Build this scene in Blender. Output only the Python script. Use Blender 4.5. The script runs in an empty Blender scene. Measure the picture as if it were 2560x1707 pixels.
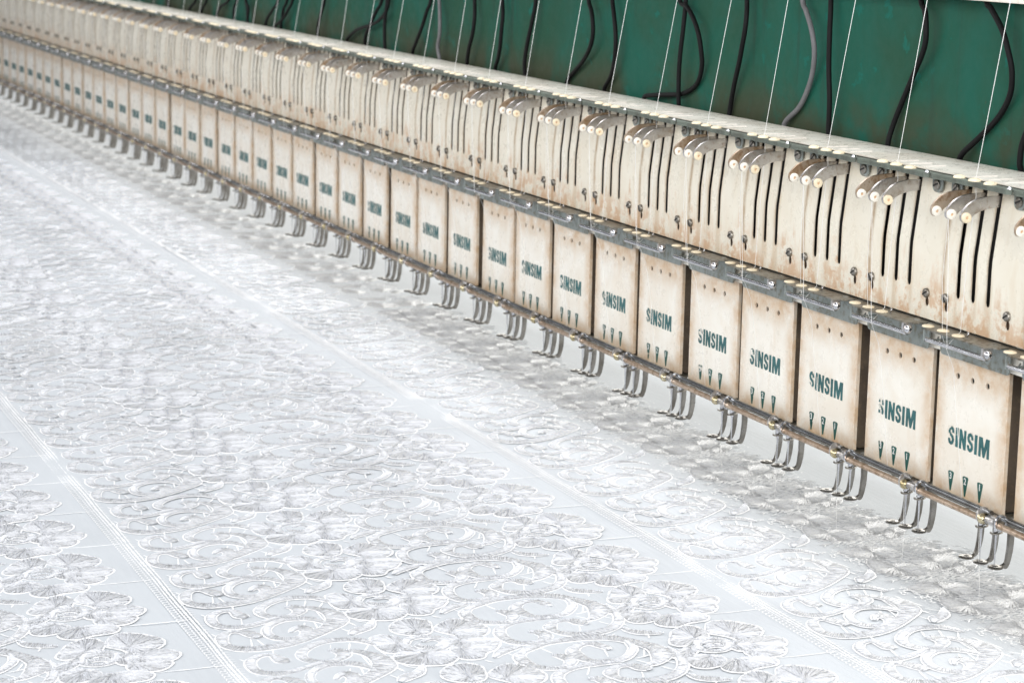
import bpy, bmesh, math, random
import numpy as np
from math import pi, sin, cos, radians, sqrt
from mathutils import Vector, Matrix
random.seed(7)
K = 0.12                      # one head pitch in metres; everything below is written in pitches
SC = bpy.context.scene
COL = SC.collection

# ------------------------------------------------------------------ camera
cd = bpy.data.cameras.new('camera'); cam = bpy.data.objects.new('camera', cd); COL.objects.link(cam)
CP = Vector((12.647067, -8.553807, 2.829139))
yaw, pit, roll = 2.7558837, -0.1850024, 0.0198823
F = Vector((cos(yaw)*cos(pit), sin(yaw)*cos(pit), sin(pit))); Rr = Vector((sin(yaw), -cos(yaw), 0)); Uu = Rr.cross(F)
R2 = Rr*cos(roll)+Uu*sin(roll); U2 = -Rr*sin(roll)+Uu*cos(roll)
m = Matrix((( R2.x, U2.x, -F.x, CP.x*K), (R2.y, U2.y, -F.y, CP.y*K), (R2.z, U2.z, -F.z, CP.z*K), (0,0,0,1)))
cam.matrix_world = m
cd.sensor_width = 36; cd.lens = 5741.65/2560*36; cd.clip_start = 0.05; cd.clip_end = 200
cd.dof.use_dof = True; cd.dof.focus_distance = 17.2*K; cd.dof.aperture_fstop = 16.0; cd.dof.aperture_blades = 7
SC.camera = cam

# ------------------------------------------------------------------ world, lamps, exposure
W = bpy.data.worlds.new('World'); SC.world = W; W.use_nodes = True
bg = W.node_tree.nodes['Background']; bg.inputs[0].default_value = (0.92, 0.94, 1.0, 1); bg.inputs[1].default_value = 0.30
def area(name, loc, target, sx, sy, power, col):
    l = bpy.data.lights.new(name, 'AREA'); l.shape = 'RECTANGLE'; l.size = sx*K; l.size_y = sy*K; l.energy = power; l.color = col
    o = bpy.data.objects.new(name, l); COL.objects.link(o)
    o.location = Vector(loc)*K
    d = (Vector(target)-Vector(loc)).normalized()
    x = Vector((1, 0, 0)); x = (x - d*x.dot(d)).normalized(); y = (-d).cross(x)
    o.rotation_euler = Matrix((x, y, -d)).transposed().to_euler()
    return o
area('ceiling_lamp', (-12, 0.2, 14), (-12, 0.2, 0), 60, 4, 76, (0.985, 0.985, 1.0))
area('front_window', (-8, -22, 9), (-10, 0, 0), 60, 9, 88, (1.0, 0.985, 0.96))
area('end_window', (26, -10, 9), (0, -2, 0), 14, 10, 72, (1.0, 0.99, 0.98))  # added unseen fill, brightens levers, eyelets and feet facing the camera end
area('rear_window', (-16, 4.4, 0.3), (-16, 0.6, -1.9), 80, 2.2, 44, (1.0, 0.97, 0.90))
SC.view_settings.view_transform = 'Standard'; SC.view_settings.look = 'None'; SC.view_settings.gamma = 1; SC.view_settings.exposure = 0.0

# ------------------------------------------------------------------ materials
class NT:
    def __init__(s, name):
        s.m = bpy.data.materials.new(name); s.m.use_nodes = True; s.t = s.m.node_tree; s.t.nodes.clear()
        s.out = s.n('ShaderNodeOutputMaterial'); s.p = s.n('ShaderNodeBsdfPrincipled'); s.l(s.p.outputs[0], s.out.inputs[0])
    def n(s, typ, **kw):
        x = s.t.nodes.new(typ)
        for k, v in kw.items(): setattr(x, k, v)
        return x
    def l(s, a, b): s.t.links.new(a, b)
    def set(s, node, i, v):
        if hasattr(v, 'links') or isinstance(v, bpy.types.NodeSocket): s.l(v, node.inputs[i])
        else:
            if isinstance(v, tuple) and len(v) == 3 and node.inputs[i].type == 'RGBA': v = (*v, 1)
            node.inputs[i].default_value = v
    def P(s, **kw):
        names = dict(base='Base Color', rough='Roughness', metal='Metallic', spec='Specular IOR Level', aniso='Anisotropic', anir='Anisotropic Rotation',
                     tan='Tangent', normal='Normal', coat='Coat Weight', coatr='Coat Roughness', sheen='Sheen Weight', sub='Subsurface Weight', subs='Subsurface Scale')
        for k, v in kw.items(): s.set(s.p, names[k], v)
        return s
    def pos(s, sc=(1, 1, 1)):      # world position in pitches
        g = s.n('ShaderNodeNewGeometry'); mp = s.n('ShaderNodeMapping'); s.l(g.outputs['Position'], mp.inputs[0])
        mp.inputs['Scale'].default_value = tuple(a/K for a in sc); return mp.outputs[0]
    def loc(s, sc=(1, 1, 1)):
        g = s.n('ShaderNodeTexCoord'); mp = s.n('ShaderNodeMapping'); s.l(g.outputs['Object'], mp.inputs[0])
        mp.inputs['Scale'].default_value = tuple(a/K for a in sc); return mp.outputs[0]
    def noise(s, vec, scale, detail=4, rough=.6, dist=0):
        x = s.n('ShaderNodeTexNoise'); s.l(vec, x.inputs['Vector']); x.inputs['Scale'].default_value = scale
        x.inputs['Detail'].default_value = detail; x.inputs['Roughness'].default_value = rough; x.inputs['Distortion'].default_value = dist
        return x.outputs['Fac']
    def mr(s, v, a, b, c=0., d=1.):
        x = s.n('ShaderNodeMapRange'); x.interpolation_type = 'SMOOTHSTEP'
        s.set(x, 0, v); x.inputs[1].default_value = a; x.inputs[2].default_value = b; x.inputs[3].default_value = c; x.inputs[4].default_value = d
        return x.outputs[0]
    def mt(s, op, a, b=0.0, c=None):
        x = s.n('ShaderNodeMath', operation=op); s.set(x, 0, a); s.set(x, 1, b)
        if c is not None: s.set(x, 2, c)
        return x.outputs[0]
    def mix(s, f, a, b):
        x = s.n('ShaderNodeMix', data_type='RGBA'); s.set(x, 0, f); s.set(x, 6, a); s.set(x, 7, b); return x.outputs[2]
    def sep(s, v):
        x = s.n('ShaderNodeSeparateXYZ'); s.l(v, x.inputs[0]); return x.outputs
    def bump(s, h, st, dist=.001):
        x = s.n('ShaderNodeBump'); s.l(h, x.inputs['Height']); x.inputs['Strength'].default_value = st; x.inputs['Distance'].default_value = dist
        s.l(x.outputs[0], s.p.inputs['Normal']); return x

def cream(name, kind):
    t = NT(name); w = t.pos(); n1 = t.noise(w, 2.2, 6, .62, .4); n2 = t.noise(w, 9, 6, .7); n3 = t.noise(t.pos((1.4, 1.4, .35)), 7, 5, .6); n4 = t.noise(w, 38, 4, .7)
    base = t.mix(t.mr(n1, .35, .68), (.85, .825, .755), (.78, .725, .63))
    base = t.mix(t.mt('MULTIPLY', t.mr(n3, .50, .75), .22 if kind == 'cover' else (.1 if kind == 'board' else .4)), base, (.60, .45, .30))
    lx, ly, lz = t.sep(t.loc())
    if kind == 'cover':           # local x is measured from the head root (-0.6)
        e = t.mt('ABSOLUTE', lx); edge = t.mr(e, .27, .455)
        top = t.mr(lz, 1.18, 1.42); bot = t.mr(lz, .68, .50)
        d = t.mt('MAXIMUM', t.mt('MAXIMUM', edge, top), bot)
        d = t.mt('MULTIPLY', d, t.mr(n2, .15, .75)); base = t.mix(t.mt('MULTIPLY', d, .9), base, (.54, .345, .175))
    elif kind == 'plate':
        base = t.mix(1.0, base, base) if 0 else t.mix(.5, base, (.77, .72, .58))
        e1 = t.mt('MAXIMUM', t.mr(lx, -.225, -.268), t.mr(lx, .685, .725)); base = t.mix(t.mt('MULTIPLY', t.mt('MULTIPLY', e1, t.mr(n2, .2, .6)), .75), base, (.38, .25, .13))
        for sx in (-.084, .1, .282):
            e2 = t.mr(t.mt('ABSOLUTE', t.mt('SUBTRACT', lx, sx)), .065, .02); base = t.mix(t.mt('MULTIPLY', t.mt('MULTIPLY', e2, t.mr(n3, .38, .62)), .5), base, (.52, .37, .22))
        bot = t.mr(t.mt('ADD', lz, t.mt('MULTIPLY', t.mt('SUBTRACT', n3, .5), 1.1)), 2.08, 1.72); d = t.mt('MULTIPLY', bot, t.mr(n2, .42, .58))
        base = t.mix(t.mt('MULTIPLY', d, .72), base, (.55, .31, .145))
        tp = t.mt('MULTIPLY', t.mr(lz, 2.52, 2.72), t.mr(n2, .3, .6)); base = t.mix(t.mt('MULTIPLY', tp, .5), base, (.45, .36, .22))
    elif kind == 'board':
        base = t.mix(t.mr(n1, .4, .7), (.70, .675, .61), (.60, .555, .48))
    spots = t.mr(n4, .71, .78); base = t.mix(t.mt('MULTIPLY', spots, .5), base, (.23, .12, .06))
    t.P(base=base, rough=t.mr(n2, .3, .7, .22, .42), spec=.6)
    t.bump(n4, .04, .0004)
    return t.m
def metal(name, c1, c2, rough=.35, sc=6, met=1.0, r2=.2, dirt=None, bump=.1):
    t = NT(name); w = t.pos(); n = t.noise(w, sc, 6, .65); n2 = t.noise(w, sc*4, 4, .7)
    base = t.mix(t.mr(n, .35, .68), c1, c2)
    if dirt: base = t.mix(t.mt('MULTIPLY', t.mr(n2, .5, .66), dirt[3]), base, dirt[:3])
    t.P(base=base, metal=met, rough=t.mr(n2, .3, .7, rough, rough+r2)); t.bump(n2, bump, .0004); return t.m
def plain(name, c, rough=.5, met=0., spec=.5):
    t = NT(name); n = t.noise(t.pos(), 12, 4, .6)
    t.P(base=t.mix(t.mr(n, .3, .7), tuple(a*.82 for a in c), c), rough=rough, metal=met, spec=spec); return t.m

M = {}
M['cover'] = cream('aged_cream_cover', 'cover'); M['plate'] = cream('aged_cream_plate', 'plate'); M['cream'] = cream('aged_cream', ''); M['board'] = cream('grey_cream_board', 'board')
M['galv'] = metal('galvanised_steel', (.30, .335, .325), (.21, .235, .22), .45, 5, .35, .25, (.16, .12, .07, .55))
M['galvtop'] = metal('worn_steel_top', (.30, .295, .265), (.19, .18, .15), .34, 6, .8, .25, (.14, .10, .05, .6))
M['edge'] = metal('dull_green_grey_steel', (.17, .20, .17), (.12, .13, .11), .5, 6, .5, .2)
M['steel'] = metal('brushed_steel', (.60, .59, .59), (.45, .42, .39), .26, 5, 1.0, .2, (.30, .20, .12, .45))
M['foot'] = metal('foot_steel', (.28, .27, .255), (.15, .14, .125), .24, 7, 1.0, .22)
M['chrome'] = metal('chrome', (.66, .67, .70), (.50, .50, .52), .12, 6, 1.0, .14)
M['screw'] = metal('screw_steel', (.36, .34, .31), (.20, .18, .15), .33, 14, 1.0, .2)
M['darkbar'] = metal('dark_chrome', (.30, .31, .32), (.16, .16, .16), .12, 6, 1.0, .15)
M['copper'] = metal('stained_spring_tube', (.62, .50, .39), (.42, .30, .21), .30, 5, .9, .2, (.25, .16, .09, .6))
M['brass'] = metal('yellow_zinc_screw', (.62, .55, .38), (.40, .33, .18), .18, 14, 1.0, .2)
M['iron'] = metal('grimy_cast_iron', (.13, .098, .07), (.07, .052, .036), .5, 4, .2, .25, (.22, .16, .10, .5), .3)
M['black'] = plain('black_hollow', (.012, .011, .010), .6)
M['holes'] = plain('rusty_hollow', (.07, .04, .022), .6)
M['ceramic'] = plain('glazed_ceramic', (.90, .86, .77), .4)
M['ceramic_y'] = plain('yellowed_ceramic', (.84, .73, .53), .4)
M['ceramic_o'] = plain('orange_stained_ceramic', (.72, .47, .29), .4)
M['cable'] = plain('black_rubber', (.006, .006, .007), .6, 0., .2)
M['cableg'] = plain('grey_dusty_rubber', (.16, .16, .17), .55)
M['digit'] = plain('white_print', (.82, .84, .82), .4)
M['slit'] = plain('pale_slot_edge', (.86, .80, .74), .5)  # pale tone stands for light caught on the slot edges

def print_mat(name, c, scratch):
    t = NT(name); lx, ly, lz = t.sep(t.loc()); oi = t.n('ShaderNodeObjectInfo')
    w = t.pos(); n = t.noise(w, 16, 5, .75, .3)
    left = t.mr(lx, -.02, -.27, 0., .17)
    f = t.mt('GREATER_THAN', t.mt('ADD', n, left), scratch)
    col = t.mix(t.mr(t.noise(w, 5, 3), .3, .7), c, tuple(a*1.35 for a in c))
    t.P(base=col, rough=.4)
    tr = t.n('ShaderNodeBsdfTransparent'); mx = t.n('ShaderNodeMixShader'); t.l(f, mx.inputs[0]); t.l(t.p.outputs[0], mx.inputs[1]); t.l(tr.outputs[0], mx.inputs[2]); t.l(mx.outputs[0], t.out.inputs[0])
    return t.m
M['print'] = print_mat('worn_teal_print', (.012, .088, .092), .70)
M['marks'] = print_mat('worn_green_mark', (.010, .075, .062), .70)

t = NT('green_enamel'); w = t.pos(); n1 = t.noise(w, .9, 7, .62, .6); n2 = t.noise(w, 4, 6, .65, .3); n3 = t.noise(w, 22, 4, .7); ns = t.noise(t.pos((2.6, 2.6, .16)), 2.0, 4, .6)
base = t.mix(t.mr(n1, .34, .66), (.006, .093, .064), (.013, .072, .042))
base = t.mix(t.mr(n2, .60, .66, 0, .8), base, (.005, .125, .095))
base = t.mix(t.mr(ns, .56, .70, 0, .55), base, (.016, .048, .033))
z = t.sep(w)[2]
low = t.mt('MULTIPLY', t.mr(z, 1.62, 1.12), t.mr(n1, .36, .60)); base = t.mix(t.mt('MULTIPLY', low, .7), base, (.055, .045, .022))
base = t.mix(t.mr(n3, .69, .74, 0, .8), base, (.09, .045, .02))
t.P(base=base, rough=t.mr(n2, .3, .7, .5, .7), spec=.22); t.bump(n1, .2, .003); M['green'] = t.m
M['lever_rust'] = metal('rusty_lever_steel', (.52, .44, .36), (.36, .24, .14), .35, 6, .8, .2, (.22, .12, .06, .6))
M['ledge'] = metal('grimy_ledge', (.16, .13, .085), (.07, .06, .04), .7, 8, 0., .2, (.3, .27, .2, .6))

t = NT('white_base_cloth'); w = t.pos(); n = t.noise(w, 42, 3, .8); n2 = t.noise(w, 1.1, 4, .5); n5 = t.noise(t.pos((.35, 3, 1)), 9, 4, .6)
base = t.mix(t.mr(n2, .3, .7), (.47, .502, .535), (.435, .465, .497)); base = t.mix(t.mr(n5, .45, .65, 0, .35), base, (.49, .52, .55))
t.P(base=base, rough=.85, spec=.2, sheen=.15); t.bump(t.mt('ADD', n, t.mt('ADD', t.mt('MULTIPLY', n5, 1.6), t.mt('MULTIPLY', n2, 5.))), .22, .0014); M['cloth'] = t.m

def thread_mat(name, freq, lo, hi, amt, gl):
    # satin thread: soft diffuse plus the cone reflection of fibres that run along the UV u direction
    t = NT(name)
    uv = t.n('ShaderNodeUVMap'); uv.uv_map = 'UVMap'; u, v, _ = t.sep(uv.outputs[0])
    mp = t.n('ShaderNodeMapping'); t.l(uv.outputs[0], mp.inputs[0]); mp.inputs['Scale'].default_value = (12, 110, 1)
    wv = t.mt('SINE', t.mt('MULTIPLY', v, freq)); nn = t.noise(mp.outputs[0], 1.0, 3, .65, .3)
    tg = t.n('ShaderNodeTangent', direction_type='UV_MAP'); tg.uv_map = 'UVMap'
    t.P(base=t.mix(t.mr(nn, .35, .65), lo, hi), rough=.75, spec=.15)
    bp = t.bump(t.mt('ADD', wv, t.mt('MULTIPLY', nn, 8.)), 1.0, .0012)
    h = t.n('ShaderNodeBsdfHair', component='Reflection'); h.inputs['Color'].default_value = (gl, gl, gl, 1)
    h.inputs['RoughnessU'].default_value = .26; h.inputs['RoughnessV'].default_value = 1.0; t.l(tg.outputs[0], h.inputs['Tangent'])
    h.inputs['RoughnessU'].default_value = .20
    h.inputs['Color'].default_value = (amt*.97, amt*.985, amt*1.02, 1)
    mx = t.n('ShaderNodeAddShader'); t.l(t.p.outputs[0], mx.inputs[0]); t.l(h.outputs[0], mx.inputs[1]); t.l(mx.outputs[0], t.out.inputs[0])
    return t.m
M['satin'] = thread_mat('white_satin_stitch', 2*pi/.011, (.30, .31, .32), (.42, .43, .44), .42, 1.0)
M['fill'] = thread_mat('white_fill_stitch', 2*pi/.011, (.27, .28, .29), (.40, .41, .42), .42, 1.0)
M['strand'] = thread_mat('white_loose_strand', 2*pi/.011, (.355, .372, .398), (.56, .576, .605), .74, 1.0)
M['petalstrand'] = thread_mat('white_petal_strand', 2*pi/.011, (.345, .362, .388), (.54, .556, .585), .66, 1.0)
M['newstrand'] = thread_mat('unfinished_strand', 2*pi/.011, (.41, .42, .43), (.60, .61, .61), .46, 1.0)
t = NT('white_cord'); t.P(base=(.80, .81, .82), rough=.45, spec=.5, sheen=.3); M['cord'] = t.m
t = NT('white_seam_cord'); t.P(base=(.74, .75, .765), rough=.6, spec=.3); M['seam'] = t.m
t = NT('white_thread'); t.P(base=(.88, .88, .87), rough=.5); M['thread'] = t.m

# ------------------------------------------------------------------ mesh helpers (pitch units)
def new_bm(): return bmesh.new()
def obj(name, bm, mat, parent=None, base=(0, 0, 0), smooth=False, bevel=0, mats=None, auto=None):
    if bevel: 
        bmesh.ops.bevel(bm, geom=[e for e in bm.edges if len(e.link_faces) == 2 and e.calc_face_angle(0) > .6], offset=bevel, segments=2, affect='EDGES', clamp_overlap=True)
    bmesh.ops.recalc_face_normals(bm, faces=bm.faces)
    for v in bm.verts: v.co = (v.co-Vector(base))*K
    me = bpy.data.meshes.new(name); bm.to_mesh(me); bm.free()
    if smooth: me.shade_smooth()
    if auto: 
        me.shade_smooth(); 
        try: me.set_sharp_from_angle(angle=radians(auto))
        except Exception: pass
    me.materials.append(M[mat])
    for x in (mats or []): me.materials.append(M[x])
    o = bpy.data.objects.new(name, me); COL.objects.link(o)
    if parent: o.parent = parent
    return o
def box(bm, x0, x1, y0, y1, z0, z1):
    r = bmesh.ops.create_cube(bm, size=1)
    for v in r['verts']: v.co = Vector(((x0+x1)/2+v.co.x*(x1-x0), (y0+y1)/2+v.co.y*(y1-y0), (z0+z1)/2+v.co.z*(z1-z0)))
    return r['verts']
AX = {'x': Matrix.Rotation(pi/2, 3, 'Y'), 'y': Matrix.Rotation(-pi/2, 3, 'X'), 'z': Matrix.Identity(3)}
def cyl(bm, c, r, h, ax='z', n=16, r2=None):
    q = bmesh.ops.create_cone(bm, cap_ends=True, segments=n, radius1=r, radius2=r if r2 is None else r2, depth=h)
    for v in q['verts']: v.co = AX[ax] @ v.co + Vector(c)
    return q['verts']
def lathe(bm, c, prof, ax='z', n=20):   # prof: (radius, height) list
    rings = []
    for r, h in prof:
        if r < 1e-6: rings.append([bm.verts.new(AX[ax] @ Vector((0, 0, h)) + Vector(c))])
        else: rings.append([bm.verts.new(AX[ax] @ Vector((r*cos(2*pi*i/n), r*sin(2*pi*i/n), h)) + Vector(c)) for i in range(n)])
    for a, b in zip(rings, rings[1:]):
        for i in range(n):
            j = (i+1) % n
            if len(a) == 1 and len(b) == 1: continue
            if len(a) == 1: bm.faces.new((a[0], b[i], b[j]))
            elif len(b) == 1: bm.faces.new((a[i], b[0], a[j]))
            else: bm.faces.new((a[i], b[i], b[j], a[j]))
def cr(pts, n=6, closed=False):
    P = [Vector(p) for p in pts]; out = []; N = len(P)
    for i in range(N if closed else N-1):
        a = P[(i-1) % N] if (closed or i > 0) else P[0]*2-P[1]
        b = P[i]; c = P[(i+1) % N]; d = P[(i+2) % N] if (closed or i+2 < N) else P[-1]*2-P[-2]
        for k in range(n):
            t = k/n; out.append(.5*((2*b)+(c-a)*t+(2*a-5*b+4*c-d)*t*t+(3*b-a-3*c+d)*t**3))
    if not closed: out.append(P[-1])
    return out
def tube(bm, pts, r, n=8, closed=False):
    P = [Vector(p) for p in pts]; rings = []; up = Vector((.13, .31, .94)); N = len(P)
    for i, p in enumerate(P):
        a = P[i-1] if (i > 0 or closed) else p; b = P[(i+1) % N] if (i < N-1 or closed) else p
        d = (b-a).normalized(); s = d.cross(up)
        if s.length < 1e-3: s = d.cross(Vector((1, 0, 0)))
        s.normalize(); q = s.cross(d); up = q
        rr = r[i] if isinstance(r, (list, tuple)) else r
        rings.append([bm.verts.new(p+(s*cos(2*pi*k/n)+q*sin(2*pi*k/n))*rr) for k in range(n)])
    for i in range(N if closed else N-1):
        a, b = rings[i], rings[(i+1) % N]
        for k in range(n): bm.faces.new((a[k], a[(k+1) % n], b[(k+1) % n], b[k]))
    if not closed: bm.faces.new(rings[0]); bm.faces.new(rings[-1][::-1])
def prism(bm, outline, holes, axis, a0, a1, cuts=(), fmap=None):
    """flat plate: outline and holes are 2D loops; axis is the thickness axis ('y': 2D=(x,z); 'x': 2D=(y,z); 'z': 2D=(x,y))"""
    b = bmesh.new()
    for lp in [outline]+list(holes):
        vs = [b.verts.new((p[0], p[1], 0)) for p in lp]
        for i in range(len(vs)): b.edges.new((vs[i], vs[(i+1) % len(vs)]))
    bmesh.ops.triangle_fill(b, edges=b.edges, use_beauty=True, use_dissolve=False)
    for c in cuts: bmesh.ops.bisect_plane(b, geom=b.verts[:]+b.edges[:]+b.faces[:], plane_co=(0, c, 0), plane_no=(0, 1, 0))
    ex = bmesh.ops.extrude_face_region(b, geom=b.faces[:]); 
    for e in ex['geom']:
        if isinstance(e, bmesh.types.BMVert): e.co.z = 1
    for v in b.verts:
        p, q, w = v.co; w = a0+(a1-a0)*w
        v.co = {'y': (p, w, q), 'x': (w, p, q), 'z': (p, q, w)}[axis]
        if fmap: v.co = fmap(v.co)
    me = bpy.data.meshes.new('tmp'); b.to_mesh(me); b.free(); bm.from_mesh(me); bpy.data.meshes.remove(me)
def rrect(x0, x1, z0, z1, r, n=4, corners='1111'):
    out = []
    for (cx, cz, a0, f) in ((x1-r, z1-r, 0, corners[0]), (x0+r, z1-r, pi/2, corners[1]), (x0+r, z0+r, pi, corners[2]), (x1-r, z0+r, 3*pi/2, corners[3])):
        if f == '1': out += [(cx+r*cos(a0+pi/2*k/n), cz+r*sin(a0+pi/2*k/n)) for k in range(n+1)]
        else: out.append((cx+r*(1 if a0 in (0, 3*pi/2) else -1), cz+r*(1 if a0 in (0, pi/2) else -1)))
    return out
def circ(x, z, r, n=12, ry=None): return [(x+r*cos(2*pi*k/n), z+(ry or r)*sin(2*pi*k/n)) for k in range(n)]
def tagp(o, label=None, cat=None, group=None, kind=None):
    if label: o['label'] = label
    if cat: o['category'] = cat
    if group: o['group'] = group
    if kind: o['kind'] = kind
    return o

# ------------------------------------------------------------------ embroidery head
BASE = Vector((-.6, .4, -1.655))
def make_head():
    root = bpy.data.objects.new('embroidery_head', None); COL.objects.link(root); root.location = BASE*K; root.empty_display_size = .02
    def ob(name, bm, mat, parent=root, **kw): return obj(name, bm, mat, parent, BASE, **kw)
    # --- face cover with three holes
    b = new_bm(); H = (-.785, -.6, -.412)
    prism(b, rrect(-1.035, -.157, -1.15, -.165, .012), [circ(x, -.30, .0235, 14, .021) for x in H], 'y', .276, .290)
    for xa, xb in ((-1.033, -1.019), (-.173, -.159)):
        box(b, xa, xb, .2902, .305, -1.146, -.17)
    cover = ob('face_cover', b, 'cover', auto=35)
    for x in H:
        b = new_bm(); box(b, x-.03, x+.03, .2915, .30, -.33, -.27); ob('drilled_hole', b, 'black', cover)
    # lettering
    b = new_bm(); y0, y1 = .2725, .2757; top, bot = -.665, -.803; hh = top-bot
    def letter_S(x, w):
        t = w*.34; r = w/2-t/2; H_ = hh
        pts = [(w-t/2, H_*.66), (w-t/2, H_-r-t/2)] + [(w/2+r*cos(a), H_-r-t/2+r*sin(a)) for a in (pi*.25, pi*.5, pi*.75)] + [(t/2, H_-r-t/2), (t/2, H_*.68), (w*.26, H_*.575), (w*.74, H_*.425), (w-t/2, H_*.32), (w-t/2, r+t/2)] + [(w/2+r*cos(a), r+t/2+r*sin(a)) for a in (-pi*.25, -pi*.5, -pi*.75)] + [(t/2, r+t/2), (t/2, H_*.34)]
        L, Rt = [], []
        for i, p in enumerate(pts):
            a = Vector(pts[max(0, i-1)]); c = Vector(pts[min(len(pts)-1, i+1)]); d = (c-a).normalized(); nrm = Vector((-d.y, d.x))*t/2
            L.append((x+p[0]+nrm.x, bot+p[1]+nrm.y)); Rt.append((x+p[0]-nrm.x, bot+p[1]-nrm.y))
        for i in range(len(pts)-1):
            quad = [L[i], L[i+1], Rt[i+1], Rt[i]]
            vs = [b.verts.new((p, y0, q)) for p, q in quad]; b.faces.new(vs)
    def poly(pts, x): prism(b, [(x+p, bot+q*hh) for p, q in pts], [], 'y', y0, y1)
    def I(x, w): poly([(0, 0), (w, 0), (w, 1), (0, 1)], x)
    def N_(x, w): s = w*.29; poly([(0, 0), (s, 0), (s, .56), (w-s, 0), (w, 0), (w, 1), (w-s, 1), (w-s, .46), (s, 1), (0, 1)], x)
    def M_(x, w): s = w*.2; poly([(0, 0), (s, 0), (s, .62), (w*.43, 0), (w*.57, 0), (w-s, .62), (w-s, 0), (w, 0), (w, 1), (w*.68, 1), (w*.5, .42), (w*.32, 1), (0, 1)], x)
    x = -.863
    letter_S(x, .074); x += .094; I(x, .029); x += .048; N_(x, .082); x += .101; letter_S(x, .074); x += .092; I(x, .029); x += .052; M_(x, .128)
    ob('lettering', b, 'print', cover)
    for k, (nx, dg) in enumerate(((-.803, '3'), (-.618, '2'), (-.434, '1'))):
        b = new_bm(); prism(b, [(nx-.006, -1.127), (nx+.006, -1.127), (nx+.034, -1.0), (nx+.033, -.991), (nx+.02, -.986), (nx-.02, -.986), (nx-.033, -.991), (nx-.034, -1.0)], [], 'y', .2728, .2757)
        ob('number_mark', b, 'marks', cover)
        cu = bpy.data.curves.new('digit', 'FONT'); cu.body = dg; cu.size = .066; cu.offset = .0012; cu.align_x = 'CENTER'
        tmp = bpy.data.objects.new('tmp', cu); me = bpy.data.meshes.new_from_object(tmp); bpy.data.objects.remove(tmp)
        b = new_bm(); b.from_mesh(me); bpy.data.meshes.remove(me)
        for v in b.verts: v.co = Vector((nx+v.co.x, .2712, -1.042+v.co.y))
        ob('printed_digit', b, 'digit', cover)
    # --- castings behind
    b = new_bm(); box(b, -.985, -.20, .34, .66, -1.145, -.10); box(b, -.985, -.955, .292, .34, -1.13, -.17); box(b, -.225, -.20, .292, .34, -1.13, -.17)
    box(b, -1.0, -.205, .50, .64, -1.145, -1.06); cyl(b, (-.6, .50, -1.19), .05, .09, 'z'); cyl(b, (-.19, .47, -.62), .03, .02, 'x'); cyl(b, (-.19, .47, -1.02), .02, .03, 'x')
    ob('head_casting', b, 'iron', auto=40)
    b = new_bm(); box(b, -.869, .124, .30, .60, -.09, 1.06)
    ob('needle_case', b, 'black')  # near-black backing box; its colour holds the shade behind the slots
    b = new_bm(); box(b, -1.02, -.02, .262, .274, -.158, .058); 
    ob('cream_apron', b, 'cream')
    # --- upper front plate, bent back at the top, with slots and key holes
    def fm(v):
        z = v.z; d = 0 if z < .56 else (z-.56)*.112
        return Vector((v.x, v.y+d, z))
    def slot(x, w=.027): 
        z0, z1 = .263, 1.09; return [(x+w, z1), (x-w, z1)] + [(x-w*cos(a), z0+w-w*sin(a)) for a in (0, pi/4, pi/2, 3*pi/4, pi)]
    LX = (-.684, -.5, -.318)
    hl = [slot(x) for x in LX]
    KH = ((-.823, .245), (-.071, .245))
    for x, z in KH: hl.append([(x+.026*cos(a), z-.062+.034*sin(a)) for a in [pi*2*k/12 for k in range(12)]])
    b = new_bm()
    out = [(-.869, 1.1), (-.869, .30), (-.871, .062), (.127, .062), (.128, .30), (.127, 1.1)]
    prism(b, out, hl, 'y', .168, .176, cuts=(.4, .52, .58, .64, .8, 1.0), fmap=fm)
    plate = ob('front_plate', b, 'plate', auto=20)
    for x, z in KH:
        b = new_bm(); box(b, x-.03, x+.03, .1835, .19, z-.11, z-.02); ob('keyhole', b, 'holes', plate)
    def slotscrew(name, c, r, mat, parent, ang=.6, slot='-', dp=.026):
        b = new_bm(); prof = [(r*.5, .0), (r, .0), (r, dp*.6), (r*.88, dp*.86), (r*.5, dp*.98), (0, dp)]
        lathe(b, (0, 0, 0), prof, 'z', 20)
        for v in b.verts: v.co = Vector((v.co.x, -v.co.z, v.co.y))
        for v in b.verts: v.co += Vector(c)
        o = ob(name, b, mat, parent, auto=50)
        b = new_bm(); vs = box(b, -r*.86, r*.86, -dp-.0015, -dp*.75, -r*.17, r*.17)
        q = Matrix.Rotation(ang, 3, 'Y')
        for v in b.verts: v.co = q @ v.co + Vector(c)
        if slot == '+':
            b2 = box(b, -r*.13, r*.13, -.0215, -.015, -r*.93, r*.93)
            for v in b2: v.co = q @ v.co + Vector(c)
        me = bpy.data.meshes.new('x'); b.to_mesh(me); b.free()
        bb = bmesh.new(); bb.from_mesh(o.data)
        for v in bb.verts: v.co = v.co/K
        for f in bb.faces: f.material_index = 0
        n0 = len(bb.faces)
        for v in [v for v in me.vertices]: v.co = v.co-BASE
        bb.from_mesh(me); bb.faces.ensure_lookup_table()
        for f in bb.faces[n0:]: f.material_index = 1
        for v in bb.verts: v.co = v.co*K
        bb.to_mesh(o.data); bb.free(); bpy.data.meshes.remove(me); o.data.materials.append(M['black'])
        return o
    slotscrew('slotted_screw', (KH[0][0], .169, KH[0][1]), .034, 'screw', plate, .9)
    slotscrew('slotted_screw', (KH[1][0], .169, KH[1][1]), .034, 'screw', plate, -.5)
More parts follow.
